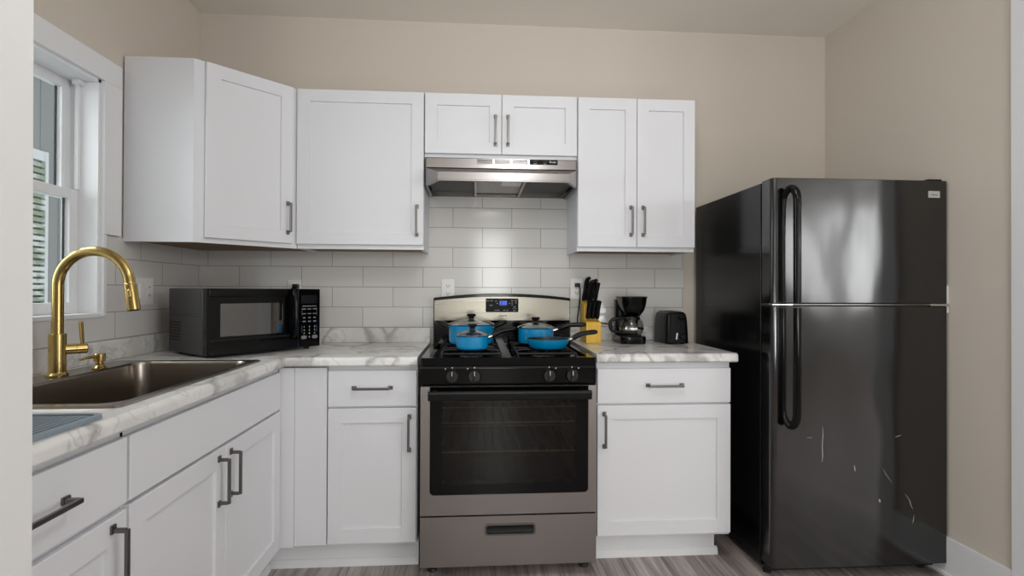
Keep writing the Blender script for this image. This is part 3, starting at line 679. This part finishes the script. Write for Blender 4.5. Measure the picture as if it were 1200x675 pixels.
# ------------------------------------------------------------------ pots and pans
PZ = .9350
def pot_profile(r, h, z=PZ):
    th = .003
    return [(0, z), (r-.016, z), (r-.006, z+.004), (r-.001, z+.014), (r, z+h-.004), (r+.003, z+h), (r-th, z+h), (r-th-.001, z+.014), (r-.02, z+th), (0, z+th)]
def lid(root, x, y, r, z, kn=1.0):
    bm = B(); lathe(bm, [(r+.001, z+.0006), (r+.003, z+.003), (r*.86, z+.012), (r*.5, z+.021), (r*.2, z+.0245), (0, z+.025), (0, z+.022), (r*.2, z+.0215), (r*.5, z+.018), (r*.84, z+.009), (r-.002, z+.0006)], x, y, 48); l = part('lid', bm, M_lid, root, 'glass lid')
    bm = B(); lathe(bm, [(r-.002, z+.0004), (r+.004, z+.0004), (r+.005, z+.003), (r+.001, z+.0052), (r-.004, z+.0052)], x, y, 48); part('lid_rim', bm, M_chrome, l)
    k = kn; bm = B(); lathe(bm, [(0, z+.0255), (.013*k, z+.0255), (.012*k, z+.032), (.015*k, z+.037), (.0215*k, z+.041), (.0225*k, z+.046), (.019*k, z+.051), (0, z+.053)], x, y, 24); part('lid_knob', bm, M_blackplastic, l)
def long_handle(root, x, y, r, z, ang, Lh, rise, s=1.0):
    d = Vector((math.cos(ang), math.sin(ang), 0)); o = Vector((x, y, z)); up = Vector((0, 0, 1))
    bm = B(); tube(bm, [o+d*(r-.001), o+d*(r+.012)+up*.003, o+d*(r+.022)+up*.006], [.009*s, .008*s, .0085*s], 14); f = part('ferrule', bm, M_chrome, root)
    bm = B(); pts = [(.022, .006), (.035, .012), (.055, .021), (.08, .028), (.08+.35*(Lh-.08), .028+.5*(rise-.028)), (Lh-.012, rise), (Lh, rise-.001)]
    tube(bm, [o+d*(r+a)+up*b for a, b in pts], [.0095*s, .012*s, .0125*s, .011*s, .011*s, .0115*s, .006*s], 14, flat=.8, sm=1); part('handle', bm, M_blackplastic, root, 'black handle')
x, y = 1.428, -.30; t = thing('stock_pot', 'large two-handled turquoise pot with glass lid on rear left burner', 'pot', (x, y, PZ))
part('pot_body', lathe(B(), pot_profile(.108, .092), x, y, 56), M_turq, t); part('inner_lining', lathe(B(), [(0, PZ+.004), (.085, PZ+.004), (.1035, PZ+.016), (.1035, PZ+.088)], x, y, 48), M_nonstick, t)
lid(t, x, y, .107, PZ+.092)
for s in (-1, 1):
    z = PZ+.078; bm = B(); tube(bm, [(x+s*.107, y-.012, z), (x+s*.118, y-.012, z+.004)], .009, 12); part('ferrule', bm, M_chrome, t)
    bm = B(); tube(bm, [(x+s*.116, y-.028, z+.005), (x+s*.142, y-.032, z+.018), (x+s*.160, y-.02, z+.024), (x+s*.166, y, z+.026), (x+s*.160, y+.02, z+.024), (x+s*.142, y+.032, z+.018), (x+s*.116, y+.028, z+.005), (x+s*.114, y, z+.003), (x+s*.116, y-.028, z+.005)], .0095, 12, sm=1); part('handle', bm, M_blackplastic, t, 'black loop handle')
x, y = 1.434, -.55; t = thing('saucepan', 'small turquoise saucepan with glass lid on front left burner', 'saucepan', (x, y, PZ))
part('pot_body', lathe(B(), pot_profile(.071, .060), x, y, 56), M_turq, t); lid(t, x, y, .070, PZ+.060, .95)
long_handle(t, x, y, .071, PZ+.048, math.radians(22), .145, .034)
x, y = 1.743, -.30; t = thing('saucepan', 'medium turquoise saucepan with glass lid on rear right burner', 'saucepan', (x, y, PZ))
part('pot_body', lathe(B(), pot_profile(.087, .076), x, y, 56), M_turq, t); lid(t, x, y, .086, PZ+.076, .95)
long_handle(t, x, y, .087, PZ+.062, math.radians(-6), .160, .030)
x, y = 1.770, -.53; t = thing('frying_pan', 'open turquoise frying pan with black handle on front right burner', 'frying pan', (x, y, PZ))
part('pan_body', lathe(B(), [(0, PZ), (.066, PZ), (.078, PZ+.006), (.092, PZ+.026), (.097, PZ+.042), (.099, PZ+.043), (.0955, PZ+.0435), (.090, PZ+.028), (.076, PZ+.009), (.064, PZ+.004), (0, PZ+.004)], x, y, 56), M_turq, t)
part('inner_lining', lathe(B(), [(0, PZ+.005), (.063, PZ+.005), (.075, PZ+.010), (.089, PZ+.029), (.094, PZ+.043)], x, y, 56), M_nonstick, t, 'black nonstick inside')
long_handle(t, x, y, .096, PZ+.034, math.radians(14), .150, .034)

# ------------------------------------------------------------------ microwave (own frame: x along front, -y out)
mw, md, mh = .512, .355, .272; mz0 = top+.010
t = thing('microwave', 'black countertop microwave standing angled in the counter corner', 'microwave', (.378, -.690, top), math.radians(49.6))
def Lbox(*a, bev=0, seg=2): return box(B(), *a, bev, seg)
zz = mz0-top
part('body', Lbox(0, mw, .03, md, zz, zz+mh, bev=.004), M_mwside, t, local=True)
bm = B()
for i in range(5):
    for j in range(7): box(bm, -.0008, .002, .235+.022*i, .250+.022*i, zz+.050+.0125*j, zz+.0565+.0125*j)
part('side_vents', bm, M_dark, t, local=True)
bm = B(); box(bm, -.0004, .002, .048, .19, zz+.168, zz+.169); box(bm, -.0004, .002, .0475, .0485, zz+.168, zz+.262); box(bm, -.0006, .002, .036, .354, zz+.1585, zz+.160); part('side_seam', bm, M_dark, t, local=True)
dw = .395
bm = B(); ring(bm, rrect(.002, dw, zz+.002, zz+mh, .006, 4), rrect(.055, dw-.070, zz+.075, zz+mh-.062, .004, 4), 'y', 0, .029); d_ = part('door', bm, M_black, t, local=True)
part('door_window', Lbox(.054, dw-.069, .004, .009, zz+.074, zz+mh-.061), M_mwglass, d_, local=True)
part('window_mesh', Lbox(.056, dw-.071, .0285, .0292, zz+.076, zz+mh-.063), mat('microwave_screen', (70, 68, 66), .5), d_, local=True)
bm = B(); box(bm, .012, dw-.012, -.004, .001, zz+.058, zz+.066, .002); part('lower_trim', bm, M_blackplastic, d_, local=True)
bm = B(); box(bm, .01, dw-.01, -.005, .001, zz+mh-.034, zz+mh-.004, .003); part('upper_trim', bm, M_black, d_, local=True)
bm = B(); hxx = dw-.030; tube(bm, [(hxx, .002, zz+.262), (hxx, -.022, zz+.258), (hxx, -.034, zz+.235), (hxx, -.037, zz+.16), (hxx, -.034, zz+.085), (hxx, -.022, zz+.062), (hxx, .002, zz+.056)], .013, 14, flat=.85, sm=2); part('handle', bm, M_black, d_, local=True)
part('control_panel', Lbox(dw+.002, mw, 0, .029, zz+.002, zz+mh, bev=.004), M_black, t, local=True)
cp = t.children[-1]
part('display', Lbox(dw+.018, mw-.018, -.0012, .001, zz+.205, zz+.243, bev=.0005, seg=1), mat('dark_display', (24, 24, 27), .2), cp, local=True)
bm = B(); xm = (dw+mw)/2+.002
part('label_strip', box(bm, xm-.036, xm+.036, -.0008, .001, zz+.190, zz+.194), M_printgrey, cp, local=True)
for z, w_, h_ in ((.176, .009, .005), (.155, .009, .004), (.135, .006, .006), (.118, .007, .006)):
    for k in (-1, 0, 1): part('function_key', Lbox(xm+k*.027-w_, xm+k*.027+w_, -.0008, .001, zz+z, zz+z+h_), M_printgrey, cp, local=True)
for s in (-1, 1):
    for za, zb in ((.148, .185), (.070, .102)): part('key_outline', Lbox(xm+s*.038-.0006, xm+s*.038+.0006, -.0008, .001, zz+za, zz+zb), M_printgrey, cp, local=True)
for j, row in enumerate(('123', '456', '789')):
    for k, ch in enumerate(row):
        part('digit_key', text_bm(ch, .011, T(xm+(k-1)*.027, -.0006, zz+.096-.0155*j) @ UPR), M_print, cp, local=True)
part('digit_key', text_bm('0', .011, T(xm, -.0006, zz+.048) @ UPR), M_print, cp, local=True)
for s in (-1, 1):
    bm = B(); prism(bm, rrect(xm+s*.028-.014, xm+s*.028+.014, zz+.040, zz+.056, .0078), 'y', -.0016, .001); part('start_stop_key', bm, M_printgrey, cp, local=True)
for fx_ in (.04, mw-.04):
    for fy_ in (.05, md-.04):
        bm = B(); lathe(bm, [(0, .0005), (.012, .0005), (.013, zz+.001), (0, zz+.001)], fx_, fy_, 14); part('foot', bm, M_foot, t, local=True)
# the plug of its cord in the outlet behind
bm = B(); box(bm, .492, .522, -.050, -.0155, 1.196, 1.222, .005); pl = part('plug', bm, M_blackplastic, t)
bm = B(); tube(bm, [(.507, -.047, 1.203), (.507, -.065, 1.18), (.505, -.07, 1.12), (.50, -.06, 1.03), (.47, -.10, .96)], .0035, 8, sm=1); part('cord', bm, M_blackplastic, t)

# ------------------------------------------------------------------ knife block, coffee maker, toaster
kx0, kx1 = 2.017, 2.094; ky = -.195; t = thing('knife_block', 'yellow wooden stepped knife block on right counter beside stove', 'knife block', ((kx0+kx1)/2, ky+.09, top2))
ROOT[t.name] = Matrix.Translation(t.location)
z0 = top2+.0008
bm = B(); prism(bm, [(ky, z0), (ky, z0+.108), (ky+.062, z0+.118), (ky+.062, z0+.196), (ky+.150, z0+.215), (ky+.150, z0)], 'x', kx0, kx1, .002); part('block', bm, M_wood, t)
def knife(x, y, z, L, hook, label, s=1.0, lean=.0):
    o = Vector((x, y, z)); t = thing('kitchen_knife', label, 'knife', o, 0, 'knives in the wooden block')
    up = Vector((lean, -.30, 1)).normalized()
    bm = B(); tube(bm, [o-up*.002, o+up*.004], [.0045, .006], 8, flat=.4); part('bolster', bm, M_handle, t)
    bm = B(); pts = [o+up*.004, o+up*.02, o+up*.45*L, o+up*.8*L]; rr = [.0085*s, .0095*s, .0090*s, .0100*s]
    if hook: pts += [o+up*.94*L+Vector((.003, -.004, 0)), o+up*L+Vector((.010, -.010, -.002)), o+up*L+Vector((.016, -.014, -.006))]; rr += [.0098*s, .0075*s, .003*s]
    else: pts += [o+up*.93*L, o+up*L, o+up*(L+.003)]; rr += [.0108*s, .0108*s, .006*s]
    tube(bm, pts, rr, 12, flat=1.15); part('handle', bm, M_blackplastic, t)
for k in range(3):
    knife(2.031+.0235*k, ky+.030, z0+.122, .098, False, ['left', 'middle', 'right'][k]+' of three short black-handled knives in front step of wooden block', 1.15, .05)
for k in range(4):
    knife(2.025+.0195*k, ky+.100+(.012 if k % 2 == 0 else -.004), z0+.215, (.130, .112, .118, .100)[k], k < 3,
          ['leftmost tall black-handled knife at back of wooden block', 'second tall black-handled knife from left at back of wooden block', 'third tall black-handled knife from left at back of wooden block', 'rightmost tall black-handled knife with blunt end at back of wooden block'][k], 1.08, .10)

cx, cy = 2.251, -.158
t = thing('coffee_maker', 'black drip coffee maker with glass carafe beside the knife block', 'coffee maker', (cx, cy, top2))
z0 = top2+.0006
bm = B(); prism(bm, rrect(cx-.066, cx+.066, cy-.105, cy+.085, .035), 'z', z0, z0+.040, .006); part('base', bm, M_black, t)
bm = B(); lathe(bm, [(0, z0+.040), (.052, z0+.040), (.052, z0+.043), (0, z0+.043)], cx, cy-.04, 32); part('hot_plate', bm, M_blackmatte, t)
bm = B(); prism(bm, rrect(cx-.060, cx+.060, cy+.022, cy+.085, .02), 'z', z0+.040, z0+.225, .004); part('water_column', bm, M_blackplastic, t)
bm = B(); n = 8
secs = [(.042, .045, z0+.140), (.047, .058, z0+.150), (.058, .078, z0+.170), (.067, .088, z0+.200), (.071, .092, z0+.232), (.074, .095, z0+.234), (.074, .095, z0+.240), (.062, .083, z0+.243)]
b2 = bmesh.new(); V = [[b2.verts.new((p[0], p[1], z)) for p in rrect(cx+.008-.92*a, cx+.008+.92*a, cy-.012-b, cy-.012+b, .6*a, n)] for a, b, z in secs]
for A, C in zip(V, V[1:]):
    for k in range(len(A)): b2.faces.new((A[k], A[(k+1) % len(A)], C[(k+1) % len(A)], C[k]))
b2.faces.new(V[0][::-1]); b2.faces.new(V[-1]); merge(bm, b2); part('brew_basket', bm, M_black, t)
ccy = cy-.045
bm = B(); lathe(bm, [(0, z0+.0435), (.046, z0+.0435), (.056, z0+.056), (.060, z0+.078), (.055, z0+.105), (.042, z0+.125), (.040, z0+.134), (.037, z0+.134), (.040, z0+.124), (.053, z0+.104), (.058, z0+.078), (.054, z0+.057), (.045, z0+.046), (0, z0+.046)], cx, ccy, 40); cf = part('carafe', bm, M_carafe, t, 'glass carafe')
bm = B(); lathe(bm, [(.0425, z0+.120), (.044, z0+.124), (.0425, z0+.133), (.0405, z0+.138), (0, z0+.139), (0, z0+.1345), (.0405, z0+.1345)], cx, ccy, 36); part('carafe_lid', bm, M_blackplastic, cf)
bm = B(); tube(bm, [(cx-.040, ccy-.008, z0+.130), (cx-.072, ccy-.010, z0+.130), (cx-.112, ccy-.004, z0+.118), (cx-.114, ccy-.004, z0+.085), (cx-.100, ccy-.006, z0+.060), (cx-.057, ccy-.010, z0+.060)], [.007, .009, .0095, .0095, .0085, .006], 12, sm=1); part('carafe_handle', bm, M_blackplastic, cf)
bm = B(); tube(bm, [(cx+.040, ccy-.006, z0+.128), (cx+.056, ccy-.006, z0+.108), (cx+.0625, ccy-.006, z0+.08), (cx+.059, ccy-.006, z0+.06)], .0022, 8)
lathe(bm, [(.0602, z0+.070), (.0612, z0+.074), (.0612, z0+.079), (.0602, z0+.082)], cx, ccy, 40); part('carafe_band', bm, M_chrome, cf)
bm = B(); box(bm, 1.989, 2.017, -.040, -.0155, 1.212, 1.234, .004); pg = part('plug', bm, M_blackplastic, t)
bm = B(); tube(bm, [(2.008, -.037, 1.222), (2.014, -.046, 1.21), (2.014, -.048, 1.16), (2.008, -.040, 1.08), (2.000, -.037, 1.03), (2.012, -.036, .995), (2.07, -.036, .985), (2.11, -.045, 1.005), (2.14, -.055, 1.018), (2.17, -.07, 1.012), (2.186, -.085, .998)], .0032, 8, sm=1); part('cord', bm, M_blackplastic, t)

x0, x1, ty0, ty1 = 2.415, 2.532, -.270, -.048; z0 = top2
t = thing('toaster', 'small black two-slice toaster on counter next to refrigerator', 'toaster', ((x0+x1)/2, (ty0+ty1)/2, z0))
bm = B(); n = 6
secs = [(-.003, z0+.006), (0, z0+.010), (.001, z0+.06), (.004, z0+.12), (.008, z0+.150), (.016, z0+.161), (.026, z0+.165)]
b2 = bmesh.new(); V = [[b2.verts.new((p[0], p[1], z)) for p in rrect(x0+a, x1-a, ty0+a, ty1-a, .028, n)] for a, z in secs]
for A, C in zip(V, V[1:]):
    for k in range(len(A)): b2.faces.new((A[k], A[(k+1) % len(A)], C[(k+1) % len(A)], C[k]))
b2.faces.new(V[0][::-1]); b2.faces.new(V[-1]); merge(bm, b2); part('body', bm, M_blackplastic, t)
bm = B()
for s in (-1, 1): xm = (x0+x1)/2+s*.022; box(bm, xm-.010, xm+.010, ty0+.04, ty1-.03, z0+.1645, z0+.1656)
part('bread_slot', bm, M_dark, t)
xm = (x0+x1)/2
bm = B(); prism(bm, [(xm-.040, z0+.012), (xm-.002, z0+.012), (xm-.002, z0+.062), (xm-.016, z0+.085), (xm-.016, z0+.150), (xm-.040, z0+.150)], 'y', ty0-.0025, ty0+.02, .002); part('end_panel', bm, M_blackmatte, t)
bm = B(); box(bm, xm+.004, xm+.032, ty0-.0012, ty0+.01, z0+.070, z0+.150, .001); part('lever_track', bm, M_dark, t)
bm = B(); box(bm, xm-.0, xm+.036, ty0-.018, ty0+.002, z0+.128, z0+.142, .004); part('lever', bm, M_black, t)
bm = B(); tube(bm, [(xm+.020, ty0-.001, z0+.040), (xm+.020, ty0-.012, z0+.040), (xm+.020, ty0-.014, z0+.040)], [.015, .014, .012], 20); part('browning_dial', bm, M_blackplastic, t)
bm = B(); prism(bm, [(xm-.016, z0+.026), (xm-.009, z0+.026), (xm-.005, z0+.058), (xm-.012, z0+.058)], 'y', ty0-.0038, ty0-.0026); part('badge', bm, M_print, t)
for a in (x0+.03, x1-.03):
    for b in (ty0+.03, ty1-.03):
        bm = B(); lathe(bm, [(0, z0+.0004), (.010, z0+.0004), (.010, z0+.007), (0, z0+.007)], a, b, 12); part('foot', bm, M_foot, t)

# ------------------------------------------------------------------ refrigerator
F0, F1, FB, FD = 2.661, 3.428, -.700, -.788; FT = 1.6602; FG = 1.138
t = thing('refrigerator', 'black top-freezer refrigerator standing against the right wall', 'refrigerator', ((F0+F1)/2, -.4, 0))
bm = B(); box(bm, F0, F1, FB, -.04, .03, FT-.006, .004); part('body', bm, M_fridge_side, t)
bm = B(); box(bm, F0+.01, F1-.01, FB-.008, FB, .06, FT-.012); part('gasket', bm, M_blackmatte, t)
def fdoor(nm, z0, z1):
    r = .020; pts = [(F0, FB-.008), (F0, FD+r)]
    for i in range(1, 7): a = PI+i*PI/2/6; pts.append((F0+r+r*math.cos(a), FD+r+r*math.sin(a)))
    m_ = 16
    for i in range(1, m_): u = i/m_; pts.append((F0+r+(F1-F0-r-.010)*u, FD-.004*(1-(2*u-1)**2)))
    q = .010
    for i in range(0, 7): a = 1.5*PI+i*PI/2/6; pts.append((F1-q+q*math.cos(a), FD+q+q*math.sin(a)))
    pts += [(F1, FB-.008)]
    bm = B(); prism(bm, pts, 'z', z0, z1, .003); return part(nm, bm, M_fridge, t)
fz_ = fdoor('freezer_door', FG+.006, FT); fr_ = fdoor('fridge_door', .055, FG-.006)
def loop(za, zb, flip):
    """bow handle: foot strip on the door, arch at za, bar running to the gap end zb"""
    xh = F0+.046; s = 1 if za > zb else -1; out = FD-.056; k = .026
    pts = [(xh, FD-.003, zb), (xh, FD-.004, za-s*.060), (xh+.002, FD-.012, za-s*.026), (xh+.006, FD-.026, za-s*.006), (xh+.5*k, (FD+out)/2-.008, za), (xh+.85*k, out+.008, za-s*.012), (xh+k, out, za-s*.038), (xh+k, out+.001, za-s*.10), (xh+k, out, (za+zb)/2), (xh+k, out, zb+s*.03), (xh+k, out, zb)]
    return tube(B(), pts, [.006, .008, .011, .014, .0155, .016, .0155, .015, .015, .015, .015], 20, sm=2)
h1 = part('handle', loop(1.612, FG+.010, 1), M_black, fz_, 'glossy black bow handle'); h2 = part('handle', loop(.648, FG-.012, -1), M_black, fr_, 'glossy black bow handle')
bm = B(); box(bm, F0-.002, F1+.0, FD-.001, FB-.005, FG-.004, FG+.004, .002); part('divider_strip', bm, mat('grey_metal_strip', (120, 118, 116), .3, 1), t, 'thin grey metal strip between doors')
for xa, xb in ((F0-.004, F0+.085), (F1-.085, F1)):
    bm = B(); box(bm, xa, xb, FD-.010, FD+.02, FG-.005, FG+.005, .003); part('hinge', bm, M_chrome, t)
bm = B(); box(bm, F1-.075, F1-.01, FD+.015, FB+.05, FT+.0005, FT+.010, .004); part('hinge_cover', bm, M_blackplastic, t)
bm = B(); prism(bm, rrect(3.338, 3.392, 1.588, 1.616, .002, 3), 'y', FD-.0015, FD+.006); bd = part('badge', bm, mat('silver_badge', (205, 205, 206), .35, .5), fz_)
part('badge_lettering', text_bm('Haier', .013, T(3.368, FD-.0018, 1.601) @ UPR), M_printgrey, bd)
bm = B(); box(bm, F0+.02, F1-.02, FD+.05, FB+.01, .022, .052, .003); part('toe_grille', bm, M_blackmatte, t)
for x in (F0+.03, F1-.05):
    for y in (FB+.0, -.10):
        bm = B(); lathe(bm, [(0, 0), (.018, 0), (.018, .010), (.008, .014), (.008, .032), (0, .032)], x, y, 14); part('foot', bm, M_foot, t)
# pale scratches worn into the lower door
def scr(pts, r=.0011):
    u = lambda x: FD-.004*(1-(2*((x-F0-.02)/(F1-F0-.04))-1)**2)
    return tube(B(), [(x, u(x)+.0004, z) for x, z in pts], [r*.4]+[r]*(len(pts)-2)+[r*.4] if len(pts) > 2 else r, 6)
for pts, r in (([(2.876, .637), (2.877, .60), (2.874, .56), (2.876, .515), (2.873, .49)], .0012), ([(3.135, .462), (3.15, .435), (3.18, .395)], .0011), ([(3.235, .352), (3.255, .325), (3.262, .30), (3.272, .285)], .0014), ([(3.276, .265), (3.272, .24), (3.268, .225)], .0014), ([(3.12, .333), (3.122, .326), (3.124, .318)], .0045), ([(3.012, .475), (3.014, .462), (3.016, .450)], .0022), ([(3.19, .588), (3.205, .592), (3.22, .596)], .0014), ([(2.806, .59), (2.82, .592), (2.835, .590)], .0008)):
    part('scratch', scr(pts, r), mat('scratch_white', (190, 188, 186), .6) if 'scratch_white' not in bpy.data.materials else bpy.data.materials['scratch_white'], fr_)
